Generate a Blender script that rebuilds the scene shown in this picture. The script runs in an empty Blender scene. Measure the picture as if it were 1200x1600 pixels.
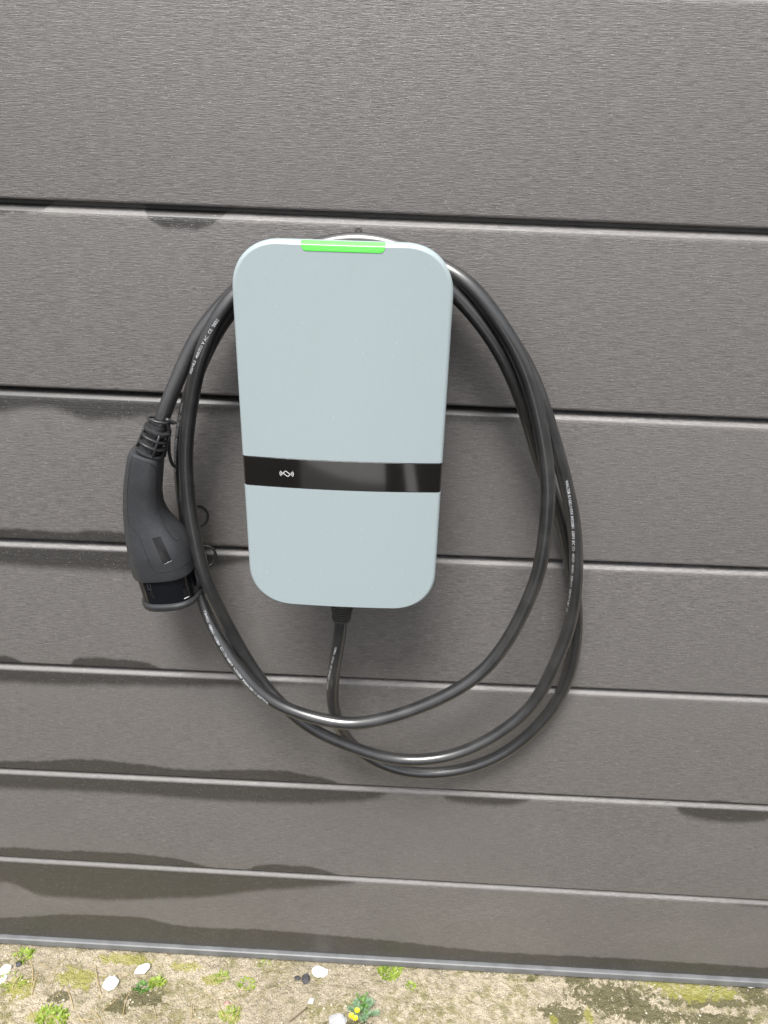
import bpy, bmesh, math, random
import numpy as np
from mathutils import Vector, Matrix, noise
from mathutils.bvhtree import BVHTree
random.seed(7)
R = math.radians
sc = bpy.context.scene
col = sc.collection

# ---------------------------------------------------------------- camera, world, sun, exposure
CAM = Vector((0, -.7154, 1.1494)); F = 1202.0
yaw, pitch, roll = R(-1.74), R(26.68), R(1.62)
fw = Vector((math.sin(yaw)*math.cos(pitch), math.cos(yaw)*math.cos(pitch), -math.sin(pitch)))
rt = Vector((math.cos(yaw), -math.sin(yaw), 0)); up = rt.cross(fw)
rt, up = rt*math.cos(roll)+up*math.sin(roll), up*math.cos(roll)-rt*math.sin(roll)
cd = bpy.data.cameras.new('camera'); cam = bpy.data.objects.new('camera', cd); col.objects.link(cam)
cam.matrix_world = Matrix(((rt.x, up.x, -fw.x, CAM.x), (rt.y, up.y, -fw.y, CAM.y), (rt.z, up.z, -fw.z, CAM.z), (0, 0, 0, 1)))
cd.sensor_fit = 'VERTICAL'; cd.sensor_height = 32; cd.lens = F*32/1600
cd.clip_start = .02; cd.clip_end = 500
sc.camera = cam

SUN_EL, SUN_AZ = R(64), R(192)       # azimuth measured from +Y (north, behind the wall) clockwise
w = bpy.data.worlds.new('World'); sc.world = w; w.use_nodes = True
nt = w.node_tree; nt.nodes.clear()
sky = nt.nodes.new('ShaderNodeTexSky'); sky.sky_type = 'NISHITA'; sky.sun_disc = False
sky.sun_elevation = SUN_EL; sky.sun_rotation = SUN_AZ; sky.dust_density = 4; sky.air_density = 1.0
hs = nt.nodes.new('ShaderNodeHueSaturation'); hs.inputs['Saturation'].default_value = .25
bg = nt.nodes.new('ShaderNodeBackground'); bg.inputs['Strength'].default_value = .05
wo = nt.nodes.new('ShaderNodeOutputWorld')
nt.links.new(sky.outputs[0], hs.inputs['Color']); nt.links.new(hs.outputs[0], bg.inputs[0]); nt.links.new(bg.outputs[0], wo.inputs[0])
sd = bpy.data.lights.new('sun', 'SUN'); sun = bpy.data.objects.new('sun', sd); col.objects.link(sun)
sd.energy = 1.5; sd.angle = R(22); sd.color = (1, .975, .94)
dirv = Vector((math.sin(SUN_AZ)*math.cos(SUN_EL), math.cos(SUN_AZ)*math.cos(SUN_EL), math.sin(SUN_EL)))
sun.rotation_euler = dirv.to_track_quat('Z', 'Y').to_euler()
sc.view_settings.view_transform = 'Standard'; sc.view_settings.look = 'None'
sc.view_settings.gamma = 1; sc.view_settings.exposure = 1.88

# ---------------------------------------------------------------- helpers
def ray(px, py): return (fw + rt*((px-600)/F) - up*((py-800)/F))
def at(px, py, y=0.0):                      # point at depth y in front of the wall
    d = ray(px, py); return CAM + d*((y-CAM.y)/d.y)
def atz(px, py, z):
    d = ray(px, py); return CAM + d*((z-CAM.z)/d.z)
def tag(o, label=None, cat=None, group=None, kind=None):
    if label: o['label'] = label
    if cat: o['category'] = cat
    if group: o['group'] = group
    if kind: o['kind'] = kind
    return o
def empty(name, loc=(0, 0, 0)):
    o = bpy.data.objects.new(name, None); col.objects.link(o); o.location = loc; o.empty_display_size = .05; return o
def mesh(name, vs, fs, mat=None, parent=None, smooth=True, angle=None):
    me = bpy.data.meshes.new(name); me.from_pydata([tuple(v) for v in vs], [], fs); me.update()
    if smooth:
        me.polygons.foreach_set('use_smooth', [True]*len(me.polygons))
        if angle: me.set_sharp_from_angle(angle=R(angle))
    o = bpy.data.objects.new(name, me); col.objects.link(o)
    if mat: me.materials.append(mat)
    if parent:
        o.parent = parent
        lo = Vector((0, 0, 0)); p = parent
        while p: lo += p.location; p = p.parent
        o.location = -lo
    return o
def grid_faces(n, m, closed=False):
    fs = []
    for i in range(n-1):
        for j in range(m if closed else m-1):
            a = i*m+j; b = i*m+(j+1) % m
            fs.append((a, b, b+m, a+m))
    return fs
def smooth_path(pts, step=.003, it=30):
    P = [Vector(p) for p in pts]; out = []
    for i in range(len(P)-1):
        p0 = P[max(i-1, 0)]; p1 = P[i]; p2 = P[i+1]; p3 = P[min(i+2, len(P)-1)]
        for k in range(24):
            t = k/24
            out.append(.5*((2*p1)+(p2-p0)*t+(2*p0-5*p1+4*p2-p3)*t*t+(3*p1-p0-3*p2+p3)*t**3))
    out.append(P[-1])
    A = np.array([tuple(p) for p in out]); s = np.concatenate([[0], np.cumsum(np.linalg.norm(np.diff(A, axis=0), axis=1))])
    n = max(4, int(s[-1]/step)); t = np.linspace(0, s[-1], n)
    B = np.stack([np.interp(t, s, A[:, k]) for k in range(3)], 1)
    for _ in range(it): B[1:-1] = B[1:-1]*.5+.25*(B[:-2]+B[2:])
    return B
def frames(B, ref=(0, -1, 0)):
    T = np.gradient(B, axis=0); T /= np.linalg.norm(T, axis=1)[:, None]
    N = np.array(ref)[None]-T*(T@np.array(ref))[:, None]; N /= np.linalg.norm(N, axis=1)[:, None]+1e-9
    return T, N, np.cross(T, N)
def tube(name, B, r, mat, parent=None, sides=16, closed=False, cap=True):
    B = np.array([tuple(p) for p in B]); T = np.gradient(B, axis=0)
    if closed: T = np.roll(B, -1, 0)-np.roll(B, 1, 0)
    T /= np.linalg.norm(T, axis=1)[:, None]+1e-12
    n = Vector((0, -1, 0)); t0 = Vector(T[0])
    if abs(n.dot(t0)) > .9: n = Vector((1, 0, 0))
    vs = []; rr = r if hasattr(r, '__len__') else [r]*len(B)
    for i in range(len(B)):
        t = Vector(T[i]); n = (n-t*n.dot(t)).normalized(); b = t.cross(n)
        for k in range(sides):
            a = 2*math.pi*k/sides; vs.append(Vector(B[i])+(n*math.cos(a)+b*math.sin(a))*rr[i])
    fs = grid_faces(len(B), sides, True)
    if closed:
        # join last ring to first with best offset
        m = sides; L = (len(B)-1)*m
        off = min(range(m), key=lambda o: sum((vs[L+j]-vs[(j+o) % m]).length for j in range(m)))
        for j in range(m): fs.append((L+j, L+(j+1) % m, (j+1+off) % m, (j+off) % m))
    elif cap:
        fs.append(tuple(range(sides-1, -1, -1))); fs.append(tuple(range((len(B)-1)*sides, len(B)*sides)))
    return mesh(name, vs, fs, mat, parent)

# ---------------------------------------------------------------- materials
def new_mat(name):
    m = bpy.data.materials.new(name); m.use_nodes = True; n = m.node_tree
    return m, n, n.nodes['Principled BSDF']
def N(n, t, **kw):
    x = n.nodes.new(t)
    for k, v in kw.items(): setattr(x, k, v)
    return x
def mth(n, op, a, b=None, c=None, clamp=False):
    x = n.nodes.new('ShaderNodeMath'); x.operation = op; x.use_clamp = clamp
    for i, v in enumerate((a, b, c)):
        if v is None: continue
        if isinstance(v, (int, float)): x.inputs[i].default_value = v
        else: n.links.new(v, x.inputs[i])
    return x.outputs[0]
def mixc(n, f, a, b):
    x = n.nodes.new('ShaderNodeMix'); x.data_type = 'RGBA'
    for i, v in ((0, f), (6, a), (7, b)):
        if isinstance(v, (int, float)): x.inputs[i].default_value = v
        elif isinstance(v, tuple): x.inputs[i].default_value = (*v, 1)
        else: n.links.new(v, x.inputs[i])
    return x.outputs[2]
def smoothstep(n, v, lo, hi):
    x = n.nodes.new('ShaderNodeMapRange'); x.interpolation_type = 'SMOOTHSTEP'
    n.links.new(v, x.inputs[0]); x.inputs[1].default_value = lo; x.inputs[2].default_value = hi
    return x.outputs[0]
def noisetex(n, vec, scale, detail=2, rough=.5):
    x = n.nodes.new('ShaderNodeTexNoise'); x.inputs['Scale'].default_value = scale
    x.inputs['Detail'].default_value = detail; x.inputs['Roughness'].default_value = rough
    n.links.new(vec, x.inputs['Vector']); return x.outputs[0]
def mapping(n, vec, sx, sy, sz, loc=(0, 0, 0)):
    x = n.nodes.new('ShaderNodeMapping'); x.inputs['Scale'].default_value = (sx, sy, sz); x.inputs['Location'].default_value = loc
    n.links.new(vec, x.inputs[0]); return x.outputs[0]

def plain(name, color, rough, spec=.5, bump=0, bscale=800, var=0.0, coat=0):
    m, n, p = new_mat(name)
    tc = N(n, 'ShaderNodeTexCoord').outputs['Object']
    nz = noisetex(n, tc, bscale*.15, 3)
    c2 = tuple(min(1, c*(1+var)) for c in color); c1 = tuple(c*(1-var) for c in color)
    n.links.new(mixc(n, smoothstep(n, nz, .3, .7), c1, c2), p.inputs['Base Color'])
    p.inputs['Roughness'].default_value = rough; p.inputs['Specular IOR Level'].default_value = spec
    rv = noisetex(n, tc, bscale*.03, 3)
    n.links.new(mth(n, 'MULTIPLY_ADD', rv, .12*min(1, rough*3), rough-.06*min(1, rough*3)), p.inputs['Roughness'])
    if coat: p.inputs['Coat Weight'].default_value = coat; p.inputs['Coat Roughness'].default_value = .06
    if bump:
        b = N(n, 'ShaderNodeBump'); b.inputs['Strength'].default_value = bump; b.inputs['Distance'].default_value = .0004
        n.links.new(noisetex(n, tc, bscale, 3), b.inputs['Height']); n.links.new(b.outputs[0], p.inputs['Normal'])
    return m

XR = .8      # the stain curves run over x = -XR .. XR
def float_curve(n, u, pts):
    """pts: (x, depth in metres). returns the depth socket in metres (0..0.06)"""
    x = n.nodes.new('ShaderNodeFloatCurve'); n.links.new(u, x.inputs['Value'])
    c = x.mapping.curves[0]
    P = sorted(((px+XR)/(2*XR), max(0, d)/.06) for px, d in pts)
    P = [(a, b) for a, b in P if .001 < a < .999]
    first = P[0][1] if P else 0; last = P[-1][1] if P else 0
    c.points[0].location = (0, first); c.points[1].location = (1, last)
    for a, b in P: c.points.new(a, b)
    for q in c.points: q.handle_type = 'AUTO_CLAMPED'
    x.mapping.update()
    return mth(n, 'MULTIPLY', x.outputs[0], .06)

SCUFFS = [(818, 52, .0012, .008, 1, 0), (820, 78, .0009, .006, 1, 0), (183, 110, .0022, .0014, 1, 0), (172, 131, .0030, .0010, 1, 0), (98, 168, .0012, .003, 1, 0), (235, 292, .022, .010, 0, 0), (210, 300, .010, .006, 0, 0),
          (411, 1160, .003, .005, 1, 4), (1100, 1296, .014, .0015, 1, 5), (578, 1333, .014, .009, 0, 5), (360, 1363, .006, .002, 0, 6), (494, 1450, .006, .006, 0, 6), (1145, 1481, .004, .002, 1, 6), (975, 672, .006, .002, 1, 2), (90, 1283, .03, .002, 1, 5)]
def plank_mat(i, low, high, mossy=0.0):
    """low: stains rising from the bottom edge, high: stains hanging from the top edge"""
    m, n, p = new_mat('board_%d' % i)
    tc = N(n, 'ShaderNodeTexCoord').outputs['Object']
    off = mapping(n, tc, 1, 1, 1, (i*3.7, 0, i*1.3))
    uv = N(n, 'ShaderNodeUVMap'); uv.uv_map = 'edge'
    sep = N(n, 'ShaderNodeSeparateXYZ'); n.links.new(uv.outputs[0], sep.inputs[0])
    sx = N(n, 'ShaderNodeSeparateXYZ'); n.links.new(tc, sx.inputs[0])
    u = mth(n, 'DIVIDE', mth(n, 'ADD', sx.outputs[0], XR), 2*XR, clamp=True)
    dt, db = sep.outputs[0], sep.outputs[1]
    # embossed grain: fine streaks along the board
    g1 = noisetex(n, mapping(n, off, 95, 60, 1700), 1, 3, .6)
    g2 = noisetex(n, mapping(n, off, 40, 30, 620), 1, 2, .5)
    g3 = noisetex(n, mapping(n, off, 230, 60, 2100), 1, 2, .5)
    gr = mth(n, 'ADD', mth(n, 'MULTIPLY', g1, .55), mth(n, 'ADD', mth(n, 'MULTIPLY', g2, .2), mth(n, 'MULTIPLY', g3, .25)))
    big = noisetex(n, mapping(n, off, 3, 3, 6), 1, 3, .55)
    base = mixc(n, smoothstep(n, gr, .38, .63), (.100, .0945, .0925), (.216, .205, .200))
    base = mixc(n, mth(n, 'MULTIPLY', smoothstep(n, big, .3, .75), .55), base, (.160, .152, .147))
    # splashed soil on the lowest boards, darkened further to paint in weaker light there
    soil_shade = {4: .08, 5: .20, 6: .34}.get(i-10 if i >= 10 else i, 0)
    if soil_shade: base = mixc(n, mth(n, 'MULTIPLY', smoothstep(n, noisetex(n, mapping(n, off, 7, 3, 14), 1, 5, .6), .15, .6), soil_shade), base, (.080, .076, .068))
    # pale specks
    vo = N(n, 'ShaderNodeTexVoronoi'); vo.inputs['Scale'].default_value = 1
    n.links.new(mapping(n, off, 150, 150, 170), vo.inputs['Vector'])
    sc_ = N(n, 'ShaderNodeSeparateColor'); n.links.new(vo.outputs['Color'], sc_.inputs[0])
    rad = mth(n, 'MULTIPLY', mth(n, 'POWER', sc_.outputs[0], 14), .10)
    speck = mth(n, 'MULTIPLY', mth(n, 'LESS_THAN', vo.outputs['Distance'], rad), .42)
    vo2 = N(n, 'ShaderNodeTexVoronoi'); vo2.inputs['Scale'].default_value = 1
    n.links.new(mapping(n, off, 420, 420, 520), vo2.inputs['Vector'])
    sc2 = N(n, 'ShaderNodeSeparateColor'); n.links.new(vo2.outputs['Color'], sc2.inputs[0])
    sp2 = mth(n, 'MULTIPLY', mth(n, 'LESS_THAN', vo2.outputs['Distance'], mth(n, 'MULTIPLY', mth(n, 'POWER', sc2.outputs[1], 5), .26)), .28)
    speck = mth(n, 'MAXIMUM', speck, sp2)
    # moisture
    wob = mth(n, 'ADD', mth(n, 'MULTIPLY', mth(n, 'SUBTRACT', noisetex(n, mapping(n, off, 75, 1, 30), 1, 5, .65), .5), .0095), mth(n, 'MULTIPLY', mth(n, 'SUBTRACT', gr, .5), .010))
    masks = []
    for pts, d, fe in ((low, db, .0026), (high, dt, .0022 if i < 12 else .0065)):
        if not pts: continue
        cv = float_curve(n, u, pts)
        on = smoothstep(n, cv, .0008, .0025)
        k = mth(n, 'SUBTRACT', mth(n, 'ADD', cv, wob), d)
        masks.append(mth(n, 'MULTIPLY', smoothstep(n, k, -fe, fe), on))
    if masks:
        wet = masks[0] if len(masks) == 1 else mth(n, 'MAXIMUM', masks[0], masks[1])
        if i > 12: wet = mth(n, 'MULTIPLY', wet, mth(n, 'MULTIPLY_ADD', smoothstep(n, dt, .0095, .0120), .8, .2))
        wetv = mth(n, 'MULTIPLY', wet, mth(n, 'MULTIPLY_ADD', g2, .5, .70), clamp=True)
        wc = mixc(n, mossy, (.033, .0315, .0312), (.033, .0315, .027))
        wc = mixc(n, mth(n, 'MULTIPLY', smoothstep(n, gr, .4, .7), .5), wc, (.085, .081, .076))
        base = mixc(n, wetv, base, wc)
        n.links.new(mth(n, 'MULTIPLY_ADD', wet, -.10, .44), p.inputs['Roughness'])
    else: p.inputs['Roughness'].default_value = .44
    rs = p.inputs['Roughness'].links[0].from_socket if p.inputs['Roughness'].links else p.inputs['Roughness'].default_value
    n.links.new(mth(n, 'ADD', rs, mth(n, 'MULTIPLY', smoothstep(n, dt, .0105, .0090), .16)), p.inputs['Roughness'])
    base = mixc(n, speck, base, (.55, .53, .50))
    for (px, py, rx, rz, dark, k_) in SCUFFS:
        if k_ != i: continue
        c = at(px, py)
        d = mth(n, 'SQRT', mth(n, 'ADD', mth(n, 'POWER', mth(n, 'ABSOLUTE', mth(n, 'DIVIDE', mth(n, 'SUBTRACT', sx.outputs[0], c.x), rx)), 2), mth(n, 'POWER', mth(n, 'ABSOLUTE', mth(n, 'DIVIDE', mth(n, 'SUBTRACT', sx.outputs[2], c.z), rz)), 2)))
        mk_ = mth(n, 'MULTIPLY', smoothstep(n, d, 1, .5), smoothstep(n, g1, .35, .55))
        base = mixc(n, mth(n, 'MULTIPLY', mk_, .75 if dark else .38), base, (.03, .028, .026) if dark else (.40, .39, .37))
    n.links.new(base, p.inputs['Base Color'])
    p.inputs['Specular IOR Level'].default_value = .8
    # the lip above the face is smooth: fade the grain there
    face = smoothstep(n, dt, .0090, .0110)
    b = N(n, 'ShaderNodeBump'); b.inputs['Distance'].default_value = .0014
    n.links.new(mth(n, 'MULTIPLY', face, .62), b.inputs['Strength'])
    n.links.new(gr, b.inputs['Height']); n.links.new(b.outputs[0], p.inputs['Normal'])
    return m

# ---------------------------------------------------------------- the board wall
L_ = [-36, 310, 603, 841, 1035, 1200, 1338, 1460]; R_ = [-6, 358, 655, 888, 1088, 1258, 1407, 1530]
J = []
for a, b in zip(L_, R_):
    p, q = at(0, a), at(1200, b); s = (q.z-p.z)/(q.x-p.x); J.append((p.z-s*p.x, s))
J[0] = (J[1][0]+.1735, J[1][1])
for k in range(6): J.insert(0, (J[0][0]+.17, 0))
NB = 6
def jz(k, x): c, s = J[k]; return c+s*x
def stain_low(k, pts):    # pixels on the face just above joint k
    out = []
    for px, py in pts:
        q = at(px, py); out.append((q.x, q.z-jz(k, q.x)))
    return out
def stain_high(k, pts):
    out = []
    for px, py in pts:
        q = at(px, py); out.append((q.x, jz(k, q.x)-q.z))
    return out
j0 = NB+1     # index of the joint at y = 310
def z0(k, px): # pixel y of joint on the picture
    i = k-NB; return L_[i]+(R_[i]-L_[i])*px/1200
def zero(k, pxs): return [(px, z0(k, px)) for px in pxs]
ST = {}
ST[j0] = dict(low=[], high=zero(j0, [85, 110, 205, 420, 700, 1200])+[(-40, 334), (0, 333), (40, 332), (70, 326), (225, 334), (245, 350), (265, 356), (300, 358), (325, 353), (345, 340), (365, 328)])
ST[j0+1] = dict(low=zero(j0+1, [160, 200, 250, 1200])+[(180, 607)], high=[(-40, 644), (0, 644), (70, 638), (110, 646), (150, 656), (190, 655), (230, 650), (300, 645), (345, 648), (380, 645), (440, 648), (700, 655), (760, 660), (820, 650)]+zero(j0+1, [860, 900, 1200]))
ST[j0+2] = dict(low=[(-40, 830), (0, 826), (30, 826), (60, 829), (100, 831), (150, 830), (200, 832), (260, 840), (300, 847), (330, 850), (380, 852), (400, 853)]+zero(j0+2, [440, 600, 1200]), high=[(-40, 878), (0, 881), (60, 886), (120, 890), (180, 893), (240, 893), (300, 890), (350, 884), (390, 876)]+zero(j0+2, [430, 600, 1200]))
ST[j0+3] = dict(low=[(-40, 1020), (0, 1024), (25, 1029)]+zero(j0+3, [45, 70, 103, 270, 600, 1200])+[(115, 1031), (130, 1027), (160, 1028), (200, 1031), (235, 1037)], high=[(-40, 1066), (0, 1066), (80, 1070), (160, 1070), (240, 1072), (320, 1073), (400, 1072), (480, 1068), (560, 1066)]+zero(j0+3, [620, 800, 1200]))
ST[j0+4] = dict(low=[(-40, 1189), (0, 1189), (60, 1189), (100, 1187), (130, 1186), (180, 1190), (240, 1197), (300, 1203), (370, 1203), (430, 1204), (480, 1211), (520, 1219)]+zero(j0+4, [545, 590, 1090, 1160, 1200])+[(1125, 1251)], high=[(-40, 1234), (0, 1232), (60, 1234), (120, 1236), (200, 1240), (280, 1247), (360, 1252), (440, 1255), (520, 1254), (590, 1248)]+zero(j0+4, [655, 666, 870, 1025])+[(700, 1250), (760, 1258), (820, 1253), (1060, 1268), (1100, 1281), (1140, 1285), (1190, 1283), (1240, 1275)])
ST[j0+5] = dict(low=[(-40, 1326), (0, 1325), (40, 1325), (80, 1328), (130, 1330), (180, 1332), (230, 1336), (270, 1341), (300, 1347)]+zero(j0+5, [360, 375, 545, 800, 1200])+[(400, 1352), (450, 1352), (510, 1360)], high=[(-40, 1376), (0, 1378), (40, 1390), (90, 1402), (160, 1406), (250, 1404), (330, 1401), (400, 1392), (480, 1387), (550, 1379)]+zero(j0+5, [600, 655, 663, 750, 860, 950, 1115])+[(625, 1376), (700, 1381), (900, 1394), (1150, 1412), (1200, 1418), (1240, 1420)])
ST[j0+6] = dict(low=[(-40, 1434), (0, 1434), (60, 1431), (130, 1429), (200, 1432), (260, 1443), (330, 1450), (400, 1452), (500, 1460), (600, 1469), (700, 1480), (800, 1489), (900, 1494), (1000, 1499), (1100, 1506), (1200, 1512), (1240, 1514)])

wall = empty('board_wall')
tag(wall, 'dark grey brown wall of wide horizontal grooved boards with damp streaks along the joints', 'wall')
plank_labels = {0: None, 1: 'board with a small round damp blot under its top edge, screw head showing', 2: 'board with a wide damp band below its top edge on the left',
                5: 'board with long dark damp streaks at both edges', 6: 'lowest board, wet all along its bottom edge'}
X0, X1 = -1.7, 1.7
def make_plank(kt, kb):
    i = kb-j0
    lo = stain_low(kb, ST[kb]['low']) if kb in ST and ST[kb].get('low') else []
    hi = stain_high(kt, ST[kt]['high']) if kt in ST and ST[kt].get('high') else []
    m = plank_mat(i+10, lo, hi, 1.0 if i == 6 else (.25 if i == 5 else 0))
    prof = [(.026, 't', .006), (.0135, 't', .006), (.013, 't', -.0045), (.0054, 't', -.0052), (.0028, 't', -.0070), (.0012, 't', -.0084), (.0004, 't', -.0092), (0, 't', -.0100), (0, 't', -.0135),
            (0, 'b', .0030), (.0002, 'b', .0013), (.0010, 'b', .0003), (.0022, 'b', 0), (.011, 'b', .0004), (.011, 'b', .004), (.026, 'b', .004)]
    xs = [X0, -.8, -.4, 0, .4, .8, X1]; vs = []; uvs = []
    for x in xs:
        T, B = jz(kt, x), jz(kb, x)
        for y, w_, dz in prof:
            z = (T if w_ == 't' else B)+dz; vs.append((x, y, z)); uvs.append((T-z, z-B))
    fs = [(a, d, c, b) for a, b, c, d in grid_faces(len(xs), len(prof))]
    o = mesh('plank', vs, fs, m, wall, True, 35)
    uvl = o.data.uv_layers.new(name='edge')
    for lp in o.data.loops: uvl.data[lp.index].uv = uvs[lp.vertex_index]
    if plank_labels.get(i): o['label'] = plank_labels[i]
    return o
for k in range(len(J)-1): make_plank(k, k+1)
backing = plain('backing_black', (.012, .011, .010), .9)
zt, zb = J[0][0], J[-1][0]
mesh('backing_board', [(X0, .027, zb-.02), (X1, .027, zb-.02), (X1, .027, zt), (X0, .027, zt), (X0, .05, zb-.02), (X1, .05, zb-.02), (X1, .05, zt), (X0, .05, zt)],
     [(0, 1, 2, 3), (4, 7, 6, 5), (0, 4, 5, 1), (3, 2, 6, 7), (0, 3, 7, 4), (1, 5, 6, 2)], backing, wall, False)
# bottom flashing
trim_m = plain('grey_trim', (.13, .134, .139), .45, .5, .1, 220, .15)
vs = []; xs = [X0, 0, X1]
tp = [(.026, -.0005), (.0015, -.0008), (-.0038, -.0012), (-.0052, -.0022), (-.0055, -.0034), (-.0055, -.0118), (-.004, -.0123), (-.004, -.0035), (.026, -.0035)]
for x in xs:
    for y, dz in tp: vs.append((x, y, jz(len(J)-1, x)+dz))
mesh('bottom_trim', vs, [(a, d, c, b) for a, b, c, d in grid_faces(3, len(tp))], trim_m, wall, True, 30)
# screw head above the charger
sp = at(560, 359); vs = []; fs = []
sv = [(.0000, .0018), (.0036, .0020), (.0040, .0004), (.0046, -.0002), (.0046, .0006)]
scr_m = plain('screw_dark', (.10, .096, .09), .4, .6)
ring = 20
prof = [(.0003, .0006), (.0010, .0004), (.0014, -.0007), (.0028, -.0006), (.0034, -.0001), (.0034, .0004)]
for r_, y in prof:
    for k in range(ring): a = 2*math.pi*k/ring; vs.append((sp.x+r_*math.cos(a), y, sp.z+r_*math.sin(a)))
fs = grid_faces(len(prof), ring, True)+[tuple(range(ring))]
mesh('screw', vs, fs, scr_m, wall, True, 40)

# ---------------------------------------------------------------- the charger
PL = at(363, 455, -.096).x; PR = at(708, 470, -.096).x
ZT = at(535, 376, -.094).z; ZB = at(535, 945, -.094).z
CX = (PL+PR)/2; HW = (PR-PL)/2; CZ = (ZT+ZB)/2; HH = (ZT-ZB)/2
RC = .041; BEV = .0030; YB = -.0905; YF = -.0975; SAG = .0042
def outline(inset, n=22):
    """rounded rectangle (soft corners), counter clockwise seen from the front, plus straight side samples"""
    r = max(RC-inset, .0008); hw, hh = HW-inset, HH-inset; pts = []
    ex = 2.25
    for cxs, czs, a0 in ((1, 1, 0), (-1, 1, 90), (-1, -1, 180), (1, -1, 270)):
        for k in range(n+1):
            a = R(a0+90*k/n); c, s = math.cos(a), math.sin(a)
            x = math.copysign(abs(c)**(2/ex), c); z = math.copysign(abs(s)**(2/ex), s)
            pts.append((cxs*(hw-r)+x*r, czs*(hh-r)+z*r))
        # samples along the next straight side
        if a0 == 0: seg = [((hw-r)*(1-2*t/8), hh) for t in range(1, 8)]
        elif a0 == 90: seg = [(-hw, (hh-r)*(1-2*t/8)) for t in range(1, 8)]
        elif a0 == 180: seg = [(-(hw-r)*(1-2*t/8), -hh) for t in range(1, 8)]
        else: seg = [(hw, -(hh-r)*(1-2*t/8)) for t in range(1, 8)]
        pts += seg
    return pts
def front_y(x): return YF-SAG*(1-(x/HW)**2)
def loft(name, rings, mat, parent, capfirst=True, caplast=True, angle=40):
    vs = [p for r in rings for p in r]; m = len(rings[0])
    fs = grid_faces(len(rings), m, True)
    if capfirst: fs.append(tuple(range(m-1, -1, -1)))
    if caplast: fs.append(tuple(range((len(rings)-1)*m, len(rings)*m)))
    return mesh(name, vs, fs, mat, parent, True, angle)
charger = empty('wall_charger', (CX, 0, CZ))
tag(charger, 'pale blue grey rounded wall charger with black glass band and green light strip', 'charger')
shell_m = plain('pale_shell', (.348, .412, .430), .42, .5, .05, 2500, .012)
n = shell_m.node_tree; p = n.nodes['Principled BSDF']; tc = N(n, 'ShaderNodeTexCoord').outputs['Object']
prev = p.inputs['Base Color'].links[0].from_socket
dirt = smoothstep(n, noisetex(n, mapping(n, tc, 1, 1, .45), 22, 5, .62), .45, .85)
vo = N(n, 'ShaderNodeTexVoronoi'); vo.inputs['Scale'].default_value = 330; n.links.new(tc, vo.inputs['Vector'])
scs = N(n, 'ShaderNodeSeparateColor'); n.links.new(vo.outputs['Color'], scs.inputs[0])
dots = mth(n, 'MULTIPLY', mth(n, 'LESS_THAN', vo.outputs['Distance'], mth(n, 'MULTIPLY', mth(n, 'POWER', scs.outputs[0], 24), .34)), .2)
c_ = mixc(n, mth(n, 'MULTIPLY', dirt, .16), prev, (.30, .34, .32)); c_ = mixc(n, dots, c_, (.62, .66, .66))
n.links.new(c_, p.inputs['Base Color'])
n.links.new(mth(n, 'MULTIPLY_ADD', dirt, .16, .36), p.inputs['Roughness'])
bb = N(n, 'ShaderNodeBump'); bb.inputs['Strength'].default_value = .25; bb.inputs['Distance'].default_value = .0001
n.links.new(noisetex(n, tc, 1800, 2), bb.inputs['Height']); n.links.new(bb.outputs[0], p.inputs['Normal'])
dark_m = plain('dark_housing', (.035, .037, .04), .5, .5, .2, 1500, .1)
rings = []
rings.append([(CX+x, YB, CZ+z) for x, z in outline(.0012)])
rings.append([(CX+x, YB-.0006, CZ+z) for x, z in outline(0)])
yw = YF+BEV
rings.append([(CX+x, yw+.0, CZ+z) for x, z in outline(0)])
for k in range(1, 9):
    a = R(90*k/8); ins = BEV*(1-math.cos(a)); dy = BEV*math.sin(a)
    rings.append([(CX+x, yw-dy-SAG*(1-min(1, (x/HW)**2))*(k/8)**1.0, CZ+z) for x, z in outline(ins)])
for ins in [BEV+.00015, BEV+.0004, BEV+.001, BEV+.003]+[BEV+(HW-BEV-.002)*k/14 for k in range(1, 15)]:
    rings.append([(CX+x, front_y(x), CZ+z) for x, z in outline(ins)])
bz1 = CZ; 
ZB1 = (at(380, 712, -.098).z+at(690, 725, -.098).z)/2; ZB0 = (at(382, 759, -.098).z+at(688, 769, -.098).z)/2
bm0 = bmesh.new()
vv = [bm0.verts.new(p) for r in rings for p in r]; m_ = len(rings[0])
for f in grid_faces(len(rings), m_, True): bm0.faces.new([vv[i] for i in f])
bm0.faces.new([vv[i] for i in range(m_-1, -1, -1)]); bm0.faces.new([vv[i] for i in range((len(rings)-1)*m_, len(rings)*m_)])
bmesh.ops.recalc_face_normals(bm0, faces=bm0.faces)
def cut(bm, z, keep_above):
    g = list(bm.verts)+list(bm.edges)+list(bm.faces)
    res = bmesh.ops.bisect_plane(bm, geom=g, plane_co=(0, 0, z), plane_no=(0, 0, 1), clear_outer=not keep_above, clear_inner=keep_above)
    ed = [e for e in res['geom_cut'] if isinstance(e, bmesh.types.BMEdge)]
    bmesh.ops.holes_fill(bm, edges=ed, sides=0)
def piece(name, z, keep_above, mat):
    bm = bm0.copy(); cut(bm, z, keep_above)
    me = bpy.data.meshes.new(name); bm.to_mesh(me); bm.free()
    me.polygons.foreach_set('use_smooth', [True]*len(me.polygons)); me.set_sharp_from_angle(angle=R(35))
    me.materials.append(mat); o = bpy.data.objects.new(name, me); col.objects.link(o)
    o.parent = charger; o.location = -charger.location; return o
upper = piece('front_panel', ZB1+.0003, True, shell_m); upper['label'] = 'tall upper cover above the black band'
lower = piece('front_panel', ZB0-.0003, False, shell_m); lower['label'] = 'lower cover below the black band'
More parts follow.
